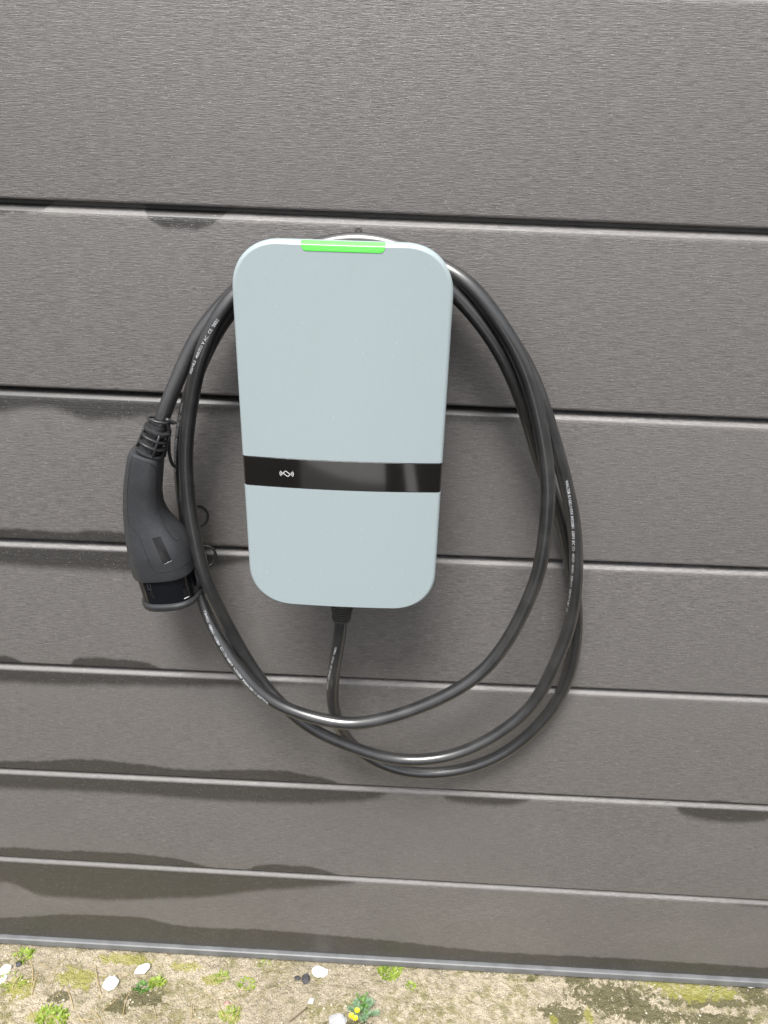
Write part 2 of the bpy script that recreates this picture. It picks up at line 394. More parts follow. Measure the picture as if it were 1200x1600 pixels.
# black glass band
glass_m = plain('black_glass', (.006, .0052, .005), .07, .6, 0, 300, .1, coat=1)
cs = [(-HW+.0012, YB)]
for k in range(0, 9):
    a = R(90*k/8); x = -HW+BEV*(1-math.cos(a)); cs.append((x, yw-BEV*math.sin(a)-SAG*(1-(x/HW)**2)*(k/8)))
for k in range(1, 48):
    x = -HW+BEV+(2*HW-2*BEV)*k/48; cs.append((x, front_y(x)))
cs += [(-x, y) for x, y in reversed(cs[:10])]
rows = []
for z, dy in ((ZB0, .0012), (ZB0+.0002, .0005), (ZB0+.0005, .0002), (ZB0+.0006, .0002), (ZB0+.0008, .0002), (ZB1-.0008, .0002), (ZB1-.0006, .0002), (ZB1-.0005, .0002), (ZB1-.0002, .0005), (ZB1, .0012)):
    rows.append([(CX+x*(1-dy/HW), y+dy, z) for x, y in cs])
bv = [p for r in rows for p in r]; mm = len(cs)
bf = grid_faces(len(rows), mm)
bf += [tuple(range(mm-1, -1, -1)), tuple(range((len(rows)-1)*mm, len(rows)*mm))]
band = mesh('glass_band', bv, bf, glass_m, charger, True, 50)
# card symbol printed on the band
ink = plain('white_print', (.78, .79, .80), .5)
lettering_m = plain('faded_print', (.42, .43, .45), .5, .4, 0, 900, .35)
ic = at(448, 740, -.1000); IC = (ic.x, ic.z); sc1 = .00052
def stroke(pts, wd, closed=False):
    n = len(pts); vs = []; fs = []
    for i in range(n):
        a = Vector(pts[(i-1) % n] if closed or i > 0 else pts[0]); b = Vector(pts[(i+1) % n] if closed or i < n-1 else pts[-1])
        t = (b-a).normalized(); nn = Vector((-t.y, t.x))
        for s in (-1, 1): q = Vector(pts[i])+nn*wd*s/2; vs.append((q.x, q.y))
    for i in range(n if closed else n-1): j = (i+1) % n; fs.append((2*i, 2*i+1, 2*j+1, 2*j))
    return vs, fs
sym = []
rr = []
for cx_, cz_, a0 in ((3.3, 1.4, 0), (-3.3, 1.4, 90), (-3.3, -1.4, 180), (3.3, -1.4, 270)):
    for k in range(5): a = R(a0+22.5*k); rr.append((cx_+1.7*math.cos(a), cz_+1.7*math.sin(a)))
ca, sa = math.cos(R(-38)), math.sin(R(-38))
sym.append(stroke([(x*ca-z*sa, x*sa+z*ca) for x, z in rr], 1.15, True))
for s in (-1, 1):
    for rad in (3.0, 5.0, 7.0):
        sym.append(stroke([(s*(4.6+rad*math.cos(R(t))), rad*math.sin(R(t))) for t in range(-42, 43, 12)], .85))
vs, fs = [], []
for v_, f_ in sym:
    o_ = len(vs)
    for x, z in v_:
        X = IC[0]-CX+x*sc1; vs.append((CX+X, front_y(X)+.0002-.00012, IC[1]+z*sc1))
    fs += [tuple(i+o_ for i in f) for f in f_]
mesh('card_symbol', vs, fs, ink, band, False)
# green light strip wrapping over the top edge
led_m, n, p = new_mat('green_light')
p.inputs['Base Color'].default_value = (.10, .55, .10, 1); p.inputs['Roughness'].default_value = .25
p.inputs['Emission Color'].default_value = (.10, .80, .05, 1); p.inputs['Emission Strength'].default_value = .24
xl, xr = at(471, 385, -.098).x-CX, at(602, 392, -.098).x-CX
prof = []
for k in range(2, 9):
    a = R(90*k/8); prof.append((BEV*(1-math.cos(a)), k/8, math.sin(a)))
LEDN = 40; vs = []
extra = [.0040, .0058, .0076, .0087, .0092]
for i in range(LEDN+1):
    t = i/LEDN; x = xl+(xr-xl)*t; e = min(x-xl, xr-x); short = max(0, .004-e)
    hh_ = .0074-.004*(1-math.sqrt(max(0, 1-(short/.004)**2)))
    for ins, f, sn in prof: vs.append((CX+x, yw-BEV*sn-SAG*(1-(x/HW)**2)*f-.0004, CZ+HH-ins+.0003*(1-f)))
    for q in extra: vs.append((CX+x, front_y(x)-.0004 if q < .0091 else front_y(x)+.0004, CZ+HH-BEV-(hh_-BEV)*(q-BEV)/(.0092-BEV)))
mesh('light_strip', vs, grid_faces(LEDN+1, len(prof)+len(extra)), led_m, charger, True)
# housing behind the cover
hr = []
for y, ins in ((-.0900, .007), (-.084, .0085), (-.072, .022), (-.03, .030), (-.012, .026), (0.0005, .022)):
    hr.append([(CX+x, y, CZ+z) for x, z in outline(ins)])
loft('housing', hr[::-1], dark_m, charger)

# ---------------------------------------------------------------- cable
cable_m, n, p = new_mat('cable_rubber')
tc = N(n, 'ShaderNodeTexCoord').outputs['Object']
nz = noisetex(n, tc, 35, 4, .6); fine = noisetex(n, tc, 600, 3, .6)
n.links.new(mixc(n, smoothstep(n, nz, .35, .75), (.016, .0162, .0168), (.032, .032, .032)), p.inputs['Base Color'])
n.links.new(mth(n, 'MULTIPLY_ADD', nz, .14, .27), p.inputs['Roughness'])
p.inputs['Specular IOR Level'].default_value = 1.0
p.inputs['Coat Weight'].default_value = .55; p.inputs['Coat Roughness'].default_value = .22; p.inputs['Coat IOR'].default_value = 1.7
b = N(n, 'ShaderNodeBump'); b.inputs['Strength'].default_value = .05; b.inputs['Distance'].default_value = .0002
n.links.new(fine, b.inputs['Height']); n.links.new(b.outputs[0], p.inputs['Normal'])
grip_m = plain('plug_grip', (.040, .042, .046), .34, .5, .25, 2200, .1)
soft_m = plain('plug_soft', (.022, .023, .025), .5, .5, .25, 2200, .1)
gloss_m = plain('plug_gloss', (.006, .007, .009), .16, .5, 0, 300, .1)
gland_m = plain('gland_rubber', (.060, .058, .056), .5, .5, .2, 1200, .1)
rub_m = plain('cap_rubber', (.030, .031, .033), .36, .5, .2, 1200, .1)

path = [
 (534, 950, -.052), (532, 985, -.052), (523, 1040, -.052), (519, 1090, -.046), (528, 1130, -.036), (548, 1163, -.028), (592, 1193, -.026), (640, 1207, -.025), (690, 1208, -.023),
 (740, 1198, -.021), (790, 1176, -.019), (833, 1142, -.018), (867, 1102, -.017), (890, 1052, -.016), (899, 1005, -.015), (901, 960, -.014), (895, 905, -.014), (884, 840, -.015), (868, 785, -.019),
 (846, 728, -.028), (829, 668, -.038), (812, 615, -.045), (788, 560, -.050), (758, 512, -.050), (719, 466, -.050),
 (680, 432, -.050), (620, 410, -.052), (535, 402, -.052), (450, 413, -.052), (397, 447, -.048), (352, 495, -.042), (322, 548, -.034), (303, 595, -.028), (289, 647, -.026),
 (282, 712, -.026), (284, 760, -.026), (290, 810, -.026), (298, 860, -.028), (306, 900, -.032), (317, 944, -.040), (331, 981, -.048), (358, 1025, -.058), (387, 1063, -.066),
 (420, 1093, -.070), (467, 1115, -.074), (533, 1131, -.078), (562, 1131, -.079), (610, 1121, -.080), (660, 1104, -.079), (707, 1082, -.078), (752, 1052, -.075), (790, 1006, -.073), (822, 946, -.071), (843, 890, -.070),
 (853, 826, -.068), (857, 762, -.066), (854, 722, -.064), (845, 667, -.062), (833, 615, -.060), (813, 557, -.060), (778, 500, -.058), (728, 437, -.052),
 (681, 414, -.044), (649, 396, -.036), (604, 380, -.034), (560, 374, -.034), (522, 377, -.034), (490, 385, -.034), (440, 405, -.036), (395, 435, -.042), (353, 473, -.052), (334, 507, -.055),
 (319, 542, -.055), (308, 577, -.054), (300, 618, -.052), (293, 665, -.050), (290, 712, -.050), (293, 765, -.050), (298, 805, -.051), (307, 851, -.053), (318, 897, -.055), (338, 944, -.054), (359, 983, -.050),
 (382, 1025, -.048), (412, 1070, -.048), (436, 1097, -.050), (483, 1137, -.054), (533, 1161, -.054), (590, 1181, -.052), (627, 1188, -.050), (693, 1184, -.048), (760, 1158, -.045), (828, 1107, -.042),
 (866, 1040, -.040), (888, 985, -.037), (897, 940, -.036), (901, 890, -.036), (898, 826, -.036), (889, 776, -.036), (876, 724, -.037), (862, 676, -.038), (848, 632, -.038), (830, 584, -.038),
 (795, 525, -.036), (750, 468, -.032), (700, 430, -.024), (640, 404, -.018), (560, 394, -.017), (460, 402, -.017), (400, 427, -.020), (358, 464, -.028), (338, 486, -.032), (319, 508, -.036),
 (299, 542, -.040), (284, 577, -.044), (269, 613, -.048), (255, 647, -.052), (247, 675, -.054), (240, 705, -.055)]
CR = .0069
B = smooth_path([at(*q) for q in path], .003, 55)
cable = empty('charging_cable', at(534, 955, -.052))
tag(cable, 'thick black cable coiled around the pale charger, ending in a curved black plug', 'cable')
sheath = tube('sheath', B, CR, cable_m, cable, 24)
S = np.concatenate([[0], np.cumsum(np.linalg.norm(np.diff(B, axis=0), axis=1))])
TT, NN, BB = frames(B)
def nearest_s(px, py, lo, hi):
    best = None
    for i in range(len(B)):
        if not (lo <= i/len(B) <= hi): continue
        d = Vector(B[i])-CAM; z = d.dot(fw); X = 600+F*d.dot(rt)/z; Y = 800-F*d.dot(up)/z
        e = (X-px)**2+(Y-py)**2
        if best is None or e < best[0]: best = (e, S[i])
    return best[1]
TEXT = 'WALZER KABELWERK MEISSEN  62893 IEC 123  <VDE> <HAR>  5G6+0,5  450/750 V AC  CE'
def print_text(txt, s_end, size, a0, a1, stretch=1.0, name='printed_lettering'):
    """lettering runs against the path direction; a0..a1 is the angle round the cable (deg) from start to end of text"""
    cu = bpy.data.curves.new('t', 'FONT'); cu.body = txt; cu.size = size; cu.resolution_u = 2; cu.offset = size*.022; cu.space_character = 1.08
    to = bpy.data.objects.new('t', cu); col.objects.link(to)
    me = to.to_mesh(); V = [v.co.copy() for v in me.vertices]; Fc = [tuple(p.vertices) for p in me.polygons]
    bpy.data.objects.remove(to)
    W = max(v.x for v in V); out = []; hmid = size*.34
    for v in V:
        u = v.x*stretch; s = s_end-u; t = u/(W*stretch); ang = R(a0+(a1-a0)*t)
        C = Vector([np.interp(s, S, B[:, k]) for k in range(3)])
        T = Vector([np.interp(s, S, TT[:, k]) for k in range(3)]).normalized()
        view = (CAM-C); n0 = (view-T*view.dot(T)).normalized()
        d = -T; b0 = n0.cross(d)
        a = ang+(v.y-hmid)/CR
        out.append(C+(n0*math.cos(a)+b0*math.sin(a))*(CR+.00012))
    return mesh(name, out, Fc, lettering_m, sheath, False)
# right hand outer loop, left outer loop, beside the charger top left, below the gland
s1 = nearest_s(883, 746, .68, .88); print_text(TEXT, s1, .0036, 12, -55)
s2 = nearest_s(420, 1100, .30, .45); print_text('WALZER KABELWERK MEISSEN  62893 IEC 123  <VDE> <HAR>  5G6+0,5', s2, .0036, 46, 8)
s3 = nearest_s(309, 585, .53, .66); print_text('5G6+0,5  450/750 V AC  CE  2025', s3, .0036, 50, -5)
s4 = nearest_s(283, 735, .20, .38); print_text('KABELWERK MEISSEN  62893 IEC 123  <VDE>', s4, .0034, 52, 40)
s5 = nearest_s(520, 1075, 0, .08); print_text('MEISSEN  62893 IEC 123  <VDE> <HAR>', s5, .0034, 60, 14)

# gland under the charger (moves with the cable's fixed end, part of the charger)
g0 = Vector(at(535, 938, -.052)); gl = []
gp = [(0.012, .0125), (0, .0125)]
for k in range(6):
    z = -.0022-k*.0031; r0 = .0122-k*.00045
    gp += [(z+.0008, r0), (z-.0006, r0), (z-.0010, r0-.0020), (z-.0021, r0-.0020)]
gp += [(-.0205, .0098), (-.0235, .0096), (-.0242, .0086), (-.0242, .0060)]
vs = []
dirg = (Vector(at(532, 985, -.052))-g0).normalized(); e1 = Vector((1, 0, 0)); e1 = (e1-dirg*e1.dot(dirg)).normalized(); e2 = dirg.cross(e1)
for z, r_ in gp:
    for k in range(28): a = 2*math.pi*k/28; vs.append(g0-dirg*z+(e1*math.cos(a)+e2*math.sin(a))*r_)
mesh('cable_gland', vs, grid_faces(len(gp), 28, True), gland_m, charger, True, 40)

# ---------------------------------------------------------------- the plug
plug = empty('charging_plug'); plug.parent = cable; plug.location = Vector(at(250, 800, -.055))-cable.location
def sect_surface(spec, name, mat, parent, nseg=8, sides=48, expo=2.3, capa=True, capb=True):
    """spec: centre px, py, depth y, half width in px, depth ratio. tangents follow the centres"""
    P = [at(a, b, c) for a, b, c, *_ in spec]
    Hw = []
    for (a, b, c, hw, dr), q in zip(spec, P):
        Hw.append((hw*(q-CAM).dot(fw)/F, dr))
    C = []; W = []; D = []
    for i in range(len(P)-1):
        p0 = P[max(i-1, 0)]; p1 = P[i]; p2 = P[i+1]; p3 = P[min(i+2, len(P)-1)]
        for k in range(nseg):
            t = k/nseg
            C.append(.5*((2*p1)+(p2-p0)*t+(2*p0-5*p1+4*p2-p3)*t*t+(3*p1-p0-3*p2+p3)*t**3))
            h0 = Hw[max(i-1, 0)][0]; h1 = Hw[i][0]; h2 = Hw[i+1][0]; h3 = Hw[min(i+2, len(P)-1)][0]
            W.append(.5*(2*h1+(h2-h0)*t+(2*h0-5*h1+4*h2-h3)*t*t+(3*h1-h0-3*h2+h3)*t**3)); D.append(Hw[i][1]*(1-t)+Hw[i+1][1]*t)
    C.append(P[-1]); W.append(Hw[-1][0]); D.append(Hw[-1][1])
    C = np.array([tuple(c) for c in C]); T = np.gradient(C, axis=0)
    for _ in range(6): T[1:-1] = (T[:-2]+2*T[1:-1]+T[2:])/4
    T /= np.linalg.norm(T, axis=1)[:, None]
    vs = []
    for i in range(len(C)):
        t = Vector(T[i]); nrm = Vector((0, -1, 0)); nrm = (nrm-t*nrm.dot(t)).normalized(); sd_ = t.cross(nrm)
        for k in range(sides):
            a = 2*math.pi*k/sides; c, s = math.cos(a), math.sin(a)
            c = math.copysign(abs(c)**(2/expo), c); s = math.copysign(abs(s)**(2/expo), s)
            vs.append(Vector(C[i])+sd_*(W[i]*s)+nrm*(W[i]*D[i]*c))
    fs = grid_faces(len(C), sides, True)
    if capa: fs.append(tuple(range(sides-1, -1, -1)))
    if capb: fs.append(tuple(range((len(C)-1)*sides, len(C)*sides)))
    return mesh(name, vs, fs, mat, parent, True, 45), C, T, W
grip_spec = [(230.5, 706, -.055, 24.2, .95), (229.5, 711, -.055, 26.2, .95), (227.5, 722, -.055, 27.2, .95), (225, 745, -.055, 28, .95), (223.5, 768, -.054, 28.6, .95), (225, 790, -.053, 30.5, .95), (230, 810, -.052, 34.5, .95),
             (238, 830, -.051, 41, .93), (247, 849, -.050, 46.5, .92), (253, 865, -.049, 48.8, .9), (258.5, 884, -.048, 48.5, .9), (259.6, 888, -.048, 47, .9)]
grip, GC, GT, GW = sect_surface(grip_spec, 'grip', grip_m, plug, expo=2.7)
shroud_spec = [(256.5, 878, -.048, 43, .9), (260.5, 893, -.048, 43, .9), (266, 911, -.047, 42.5, .92), (270.5, 927, -.046, 42.5, .94)]
shroud, _, _, _ = sect_surface(shroud_spec, 'socket_shroud', gloss_m, plug, 5, expo=2.7)
# dust cap: a thick rubber rim closing the end
rim_spec = [(269.2, 923.4, -.0466, 43, .92), (269.4, 924.2, -.0466, 44.8, .94), (269.9, 926, -.0465, 45.4, .94), (270.8, 929, -.0464, 45.2, .94), (271.3, 930.6, -.0463, 44, .93), (271.5, 931.2, -.0463, 40, .9)]
rim, _, _, _ = sect_surface(rim_spec, 'dust_cap', rub_m, plug, 3, expo=2.7)
# surface lines and sticker via ray casting against the grip
deps_bvh = {}
def bvh_of(o):
    if o.name not in deps_bvh:
        lo = Vector((0, 0, 0)); p_ = o
        while p_: lo += p_.location; p_ = p_.parent
        deps_bvh[o.name] = BVHTree.FromPolygons([v.co+lo for v in o.data.vertices], [tuple(f.vertices) for f in o.data.polygons])
    return deps_bvh[o.name]
def cast(o, px, py, off=.0):
    h, nn_, i, d = bvh_of(o).ray_cast(CAM, ray(px, py).normalized())
    if h is None:
        h, nn_, i, d = bvh_of(o).find_nearest(at(px, py, -.075))
    return h+nn_*off
def px3(x, y): return (180+x*.23134, 620+y*.23134)
def seam(pts, name='seam', r_=.00032, mat=None, o=grip):
    q = []
    for i in range(len(pts)-1):
        a, b = pts[i], pts[i+1]
        q += [(a[0]+(b[0]-a[0])*k/6, a[1]+(b[1]-a[1])*k/6) for k in range(6)]
    q.append(pts[-1])
    # smooth in the surface chart
    for _ in range(8):
        q = [q[0]]+[((q[i-1][0]+2*q[i][0]+q[i+1][0])/4, (q[i-1][1]+2*q[i][1]+q[i+1][1])/4) for i in range(1, len(q)-1)]+[q[-1]]
    return tube(name, [cast(o, *px3(*p_), -.00005) for p_ in q], r_, mat or seam_m, plug, 6)
seam_m = plain('seam_black', (.006, .006, .006), .7)
seam([(116, 408), (170, 428), (235, 452), (270, 470), (283, 520), (280, 620), (280, 700), (300, 790), (330, 870), (370, 930), (402, 968), (425, 972), (437, 950), (425, 925)])
seam([(92, 868), (120, 890), (160, 940), (190, 1010), (215, 1080), (235, 1140), (265, 1180), (320, 1188), (400, 1170), (470, 1140), (520, 1100)])
seam([(120, 372), (112, 420), (96, 500), (84, 600), (80, 700), (84, 800), (90, 860)], r_=.00025)
def patch(o, corners, name, mat, off=.0002, nx=6, ny=10):
    vs = []
    for j in range(ny+1):
        for i in range(nx+1):
            s, t = i/nx, j/ny
            a = Vector(corners[0])*(1-s)+Vector(corners[1])*s; b = Vector(corners[3])*(1-s)+Vector(corners[2])*s; c = a*(1-t)+b*t
            vs.append(cast(o, *px3(c.x, c.y), off))
    return mesh(name, vs, grid_faces(ny+1, nx+1), mat, plug, True)
stick_m = plain('sticker_dark', (.016, .0165, .018), .24, .5)
patch(grip, [(248, 955), (305, 942), (382, 1108), (325, 1132)], 'rating_sticker', stick_m)
for (a, b) in (((330, 1130), (382, 1106)),):
    tube('sticker_edge', [cast(grip, *px3(a[0]+(b[0]-a[0])*k/6, a[1]+(b[1]-a[1])*k/6), .0001) for k in range(7)], .00016, ink, plug, 6)
slot_m = plain('slot_black', (.002, .002, .002), .6)
patch(shroud, [(452, 1300), (480, 1292), (492, 1340), (468, 1350)], 'latch_slot', slot_m, .00015, 4, 4)
tube('slot_mark', [cast(shroud, *px3(466+33*k/4, 1364-16*k/4), .0001) for k in range(5)], .0003, ink, plug, 6)
patch(shroud, [(232, 1318), (250, 1310), (270, 1362), (250, 1366)], 'latch_slot', slot_m, .00015, 4, 4)
tube('moulded_frame', [cast(shroud, *px3(*q), .0001) for q in ((214, 1262), (236, 1270), (246, 1308), (224, 1300), (214, 1262))], .0003, grip_m, plug, 6)
# cap hinge lug at the lower left
lug_spec = [(231, 913, -.045, 4, 1.6), (229.5, 920, -.045, 6, 1.6), (231, 928, -.045, 6.5, 1.6), (236, 934, -.046, 6, 1.6)]
sect_surface(lug_spec, 'cap_lug', rub_m, plug, 3, 16, 3)
lug2 = [(306, 886, -.048, 4, 1.6), (310, 895, -.048, 5, 1.6), (312, 904, -.048, 5, 1.6), (311, 912, -.047, 4, 1.6)]
sect_surface(lug2, 'cap_lug', rub_m, plug, 3, 16, 3)
# strain relief: inner core, four rings and lengthwise rails
core_spec = [(248, 664, -.055, 13.5, 1), (244, 676, -.055, 14.5, 1), (238, 692, -.055, 16.5, 1), (232, 708, -.055, 18, 1)]
sleeve, SC_, ST_, SW_ = sect_surface(core_spec, 'strain_relief', rub_m, plug, 6, 32, 2.0)
def ring_at(px, py, hw, thick, tall, name='rib'):
    c = Vector(at(px, py, -.055)); t = (Vector(at(232, 708, -.055))-Vector(at(248, 664, -.055))).normalized()
    k_ = (c-CAM).dot(fw)/F; Rr = hw*k_; nrm = Vector((0, -1, 0)); nrm = (nrm-t*nrm.dot(t)).normalized(); sd_ = t.cross(nrm)
    vs = []; m = 40
    for rr_, tz in ((Rr, -tall), (Rr+.0003, -tall*.6), (Rr+.0003, tall*.6), (Rr, tall), (Rr-thick, tall), (Rr-thick, -tall)):
        for k in range(m):
            a = 2*math.pi*k/m; cc, ss = math.cos(a), math.sin(a)
            cc = math.copysign(abs(cc)**.85, cc); ss = math.copysign(abs(ss)**.85, ss)
            vs.append(c+t*tz+(sd_*ss+nrm*cc)*rr_)
    fs = grid_faces(6, m, True)+[(5*m+k, 5*m+(k+1) % m, (k+1) % m, k) for k in range(m)]
    return mesh(name, vs, fs, rub_m, plug, True, 35)
rl = [(246.5, 670.5, 20.5), (243.3, 681, 21.3), (239.7, 692, 22), (235.8, 704, 23)]
ring_at(*rl[0], .0040, .0017); ring_at(*rl[1], .003, .0010); ring_at(*rl[2], .003, .0010); ring_at(*rl[3], .003, .0014)
t_ = (Vector(at(232, 708, -.055))-Vector(at(248, 664, -.055))).normalized()
nrm_ = Vector((0, -1, 0)); nrm_ = (nrm_-t_*nrm_.dot(t_)).normalized(); sd__ = t_.cross(nrm_)
for ang in (-68, 25, 92, 150, 210, -112):
    pts = []
    for (px, py, hw) in rl:
        c = Vector(at(px, py, -.055)); Rr = hw*(c-CAM).dot(fw)/F-.0004
        cc, ss = math.cos(R(ang)), -math.sin(R(ang))
        pts.append(c+(sd__*ss*-1*-1+nrm_*cc)*Rr)
    tube('rail', pts, .0013, rub_m, plug, 8)
# tether: ring round the cable, knob, and the cord of the dust cap curling behind the cables
rc = at(249.5, 656.5, -.0535); ti = Vector(TT[-18]); n1 = Vector((0, -1, 0)); n1 = (n1-ti*n1.dot(ti)).normalized(); b1 = ti.cross(n1)
tilt = ti.copy()
ringpts = [rc+(n1*math.cos(a)*1.0+b1*math.sin(a)*1.18)*.0088+ti*(.0022*math.sin(a)) for a in [2*math.pi*k/36 for k in range(36)]]
tube('tether_ring', ringpts, .0013, rub_m, plug, 10, closed=True)
kp = [at(259, 655, -.064), at(263, 657, -.063), at(267, 658.5, -.061), at(271, 660, -.06), at(276, 661, -.058)]
tube('tether_knob', kp, [.0016, .0022, .0014, .0022, .0005], rub_m, plug, 10)
cord = [(262, 659, -.060), (264, 668, -.058), (264, 690, -.052), (265, 712, -.046), (271, 728, -.040), (281, 731, -.036), (286, 740, -.034), (283, 757, -.034), (282, 775, -.036), (286, 790, -.036),
        (300, 792, -.026), (311, 791, -.018), (321, 796, -.014), (325, 806, -.013), (321, 818, -.013), (311, 822, -.014), (300, 826, -.013), (299, 840, -.013), (312, 851, -.013), (323, 853, -.012), (333, 857, -.012), (337, 868, -.012), (333, 880, -.014), (323, 888, -.020), (316, 900, -.034)]
tube('tether_cord', smooth_path([at(*q) for q in cord], .0015, 6), .0016, rub_m, plug, 10)

# ---------------------------------------------------------------- ground
GZ = jz(len(J)-1, 0)-.0185
def blob(x, y, c, rx, ry, soft=.35):
    d = math.hypot((x-c[0])/rx, (y-c[1])/ry); return max(0, min(1, (1-d)/soft+0))
def g_at(px, py): return atz(px, py, GZ)
olive = [((225, 1560), .040, .020), ((185, 1575), .022, .014), ((90, 1560), .02, .014), ((560, 1605), .05, .01), ((960, 1560), .085, .035), ((880, 1585), .04, .02), ((1100, 1565), .09, .012), ((1010, 1585), .07, .016), ((905, 1530), .03, .012), ((1120, 1595), .07, .015), ((1180, 1550), .03, .03), ((850, 1578), .012, .006), ((828, 1530), .009, .006)]
yellow = [((120, 1527), .045, .020), ((200, 1500), .06, .012), ((30, 1545), .03, .02), ((290, 1510), .03, .01), ((700/2-20, 1530), .02, .01), ((1045, 1532), .075, .016), ((1090, 1552), .07, .018), ((945, 1523), .03, .008), ((865, 1595), .008, .012), ((920, 1590), .008, .02), ((360, 1590), .02, .008), ((60, 1590), .03, .01)]
OL = [((g_at(*c).x, g_at(*c).y), rx, ry) for c, rx, ry in olive]; YL = [((g_at(*c).x, g_at(*c).y), rx, ry) for c, rx, ry in yellow]
pits = [(285, 1499, .0035), (302, 1495, .003), (318, 1498, .004), (330, 1507, .003), (345, 1500, .0035), (358, 1506, .003), (372, 1490, .003), (424, 1494, .004), (477, 1506, .004), (468, 1496, .003), (707, 1520, .003), (736, 1518, .0025), (755, 1520, .004), (792, 1525, .0055), (828, 1531, .009), (411, 1529, .005), (582, 1565, .003), (690, 1545, .002), (738, 1560, .008)]
PT = [(g_at(a, b).x, g_at(a, b).y, r_) for a, b, r_ in pits]
c0 = [g_at(971, 1518), g_at(975, 1532), g_at(981, 1550), g_at(988, 1572)]; c1 = [g_at(985, 1580), g_at(1040, 1577), g_at(1110, 1583), g_at(1175, 1590)]
c2 = [g_at(1165, 1535), g_at(1175, 1560), g_at(1180, 1600)]
def seg_d(x, y, P_):
    d = 9
    for a, b in zip(P_[:-1], P_[1:]):
        ax, ay, bx, by = a.x, a.y, b.x, b.y; t = max(0, min(1, ((x-ax)*(bx-ax)+(y-ay)*(by-ay))/((bx-ax)**2+(by-ay)**2)))
        d = min(d, math.hypot(x-ax-(bx-ax)*t, y-ay-(by-ay)*t))
    return d
xs = [-60, -20, -6, -2.5, -1.4, -1.0]+[-.74+.0022*k for k in range(int(1.42/.0022))]+[.8, 1.0, 1.4, 2.5, 6, 20, 60]
ys = [-60, -20, -6, -2.5, -1.3, -.8, -.5, -.35, -.26, -.2]+[-.14+.0018*k for k in range(int(.17/.0018))]+[.1, .3, 2, 20]
vs = []; mossv = []; yelv = []
for y in ys:
    for x in xs:
        v = Vector((x, y, 0)); near = (-.75 < x < .70) and (-.15 < y < .06)
        z = .0030*noise.noise(v*18)+.0016*noise.noise(v*70)
        mo = ye = 0
        if near:
            g = noise.noise(v*260)+.6*noise.noise(v*520+Vector((3, 1, 0)))
            z += .0019*g+.0014*noise.noise(v*150)+.0016*max(0, noise.noise(v*110+Vector((9, 2, 4)))-.25)
            wig = .45*noise.noise(v*55)+.35*noise.noise(v*160)
            for c, rx, ry in OL: mo = max(mo, min(1, max(0, (1-math.hypot((x-c[0])/rx, (y-c[1])/ry))*1.6+wig)))
            for c, rx, ry in YL: ye = max(ye, min(1, max(0, (1-math.hypot((x-c[0])/rx, (y-c[1])/ry))*1.6+wig)))
            z += .0016*mo*noise.noise(v*300+Vector((5, 5, 5)))
            for a, b_, r_ in PT:
                d = math.hypot(x-a, y-b_)/r_
                if d < 1.6: z += -.0032*max(0, 1-d*d)+.0007*math.exp(-((d-1.1)/.25)**2)
            if x > .2:
                d = seg_d(x, y, c0); z -= .012*max(0, 1-d/(.0030 if y > -.03 else .0018))
                d = seg_d(x, y, c1); z -= .002*max(0, 1-d/.004)
                d = seg_d(x, y, c2); z -= .002*max(0, 1-d/.004)
            if y > -.012: z -= .0
        vs.append((x, y, GZ+z)); mossv.append(mo); yelv.append(ye)
gm, n, p = new_mat('rough_concrete')
tc = N(n, 'ShaderNodeTexCoord').outputs['Object']
def attr(name):
    a = N(n, 'ShaderNodeAttribute'); a.attribute_name = name; return a.outputs['Fac']
n1_ = noisetex(n, tc, 9, 5, .6); n2_ = noisetex(n, tc, 130, 4, .65); n3_ = noisetex(n, tc, 420, 3, .6); n4_ = noisetex(n, tc, 45, 4, .6)
base = mixc(n, smoothstep(n, n1_, .35, .68), (.40, .345, .255), (.53, .46, .345))
rx_ = N(n, 'ShaderNodeSeparateXYZ'); n.links.new(tc, rx_.inputs[0]); base = mixc(n, mth(n, 'MULTIPLY', mth(n, 'MULTIPLY', smoothstep(n, rx_.outputs[0], .22, .36), smoothstep(n, n2_, .44, .58)), .65), base, (.17, .165, .085))
base = mixc(n, mth(n, 'MULTIPLY', smoothstep(n, n2_, .5, .72), .55), base, (.13, .11, .08))
base = mixc(n, mth(n, 'MULTIPLY', smoothstep(n, n3_, .55, .72), .7), base, (.62, .58, .50))
base = mixc(n, mth(n, 'MULTIPLY', smoothstep(n, n4_, .48, .68), .55), base, (.20, .185, .09))
n5_ = noisetex(n, tc, 700, 2, .6); n6_ = noisetex(n, tc, 16, 5, .65)
base = mixc(n, mth(n, 'MULTIPLY', smoothstep(n, n5_, .47, .36), .55), base, (.09, .075, .055))  # dark pores painted into the colour, standing in for crisp shade in the relief
base = mixc(n, mth(n, 'MULTIPLY', mth(n, 'MULTIPLY', smoothstep(n, n6_, .46, .62), smoothstep(n, n2_, .38, .56)), .65), base, (.19, .18, .06))
def ragged(a): return smoothstep(n, mth(n, 'ADD', a, mth(n, 'ADD', mth(n, 'MULTIPLY', mth(n, 'SUBTRACT', n2_, .5), 2.4), mth(n, 'MULTIPLY', mth(n, 'SUBTRACT', n3_, .5), 1.6))), .38, .62)
mk = mth(n, 'MULTIPLY', ragged(attr('moss')), smoothstep(n, attr('moss'), .02, .25))
base = mixc(n, mth(n, 'MULTIPLY', mk, .92), base, (.125, .115, .058))
yk = mth(n, 'MULTIPLY', ragged(attr('yellow')), smoothstep(n, attr('yellow'), .02, .25))
base = mixc(n, mth(n, 'MULTIPLY', yk, .7), base, (.30, .295, .06))
n.links.new(base, p.inputs['Base Color']); p.inputs['Roughness'].default_value = .88; p.inputs['Specular IOR Level'].default_value = .3
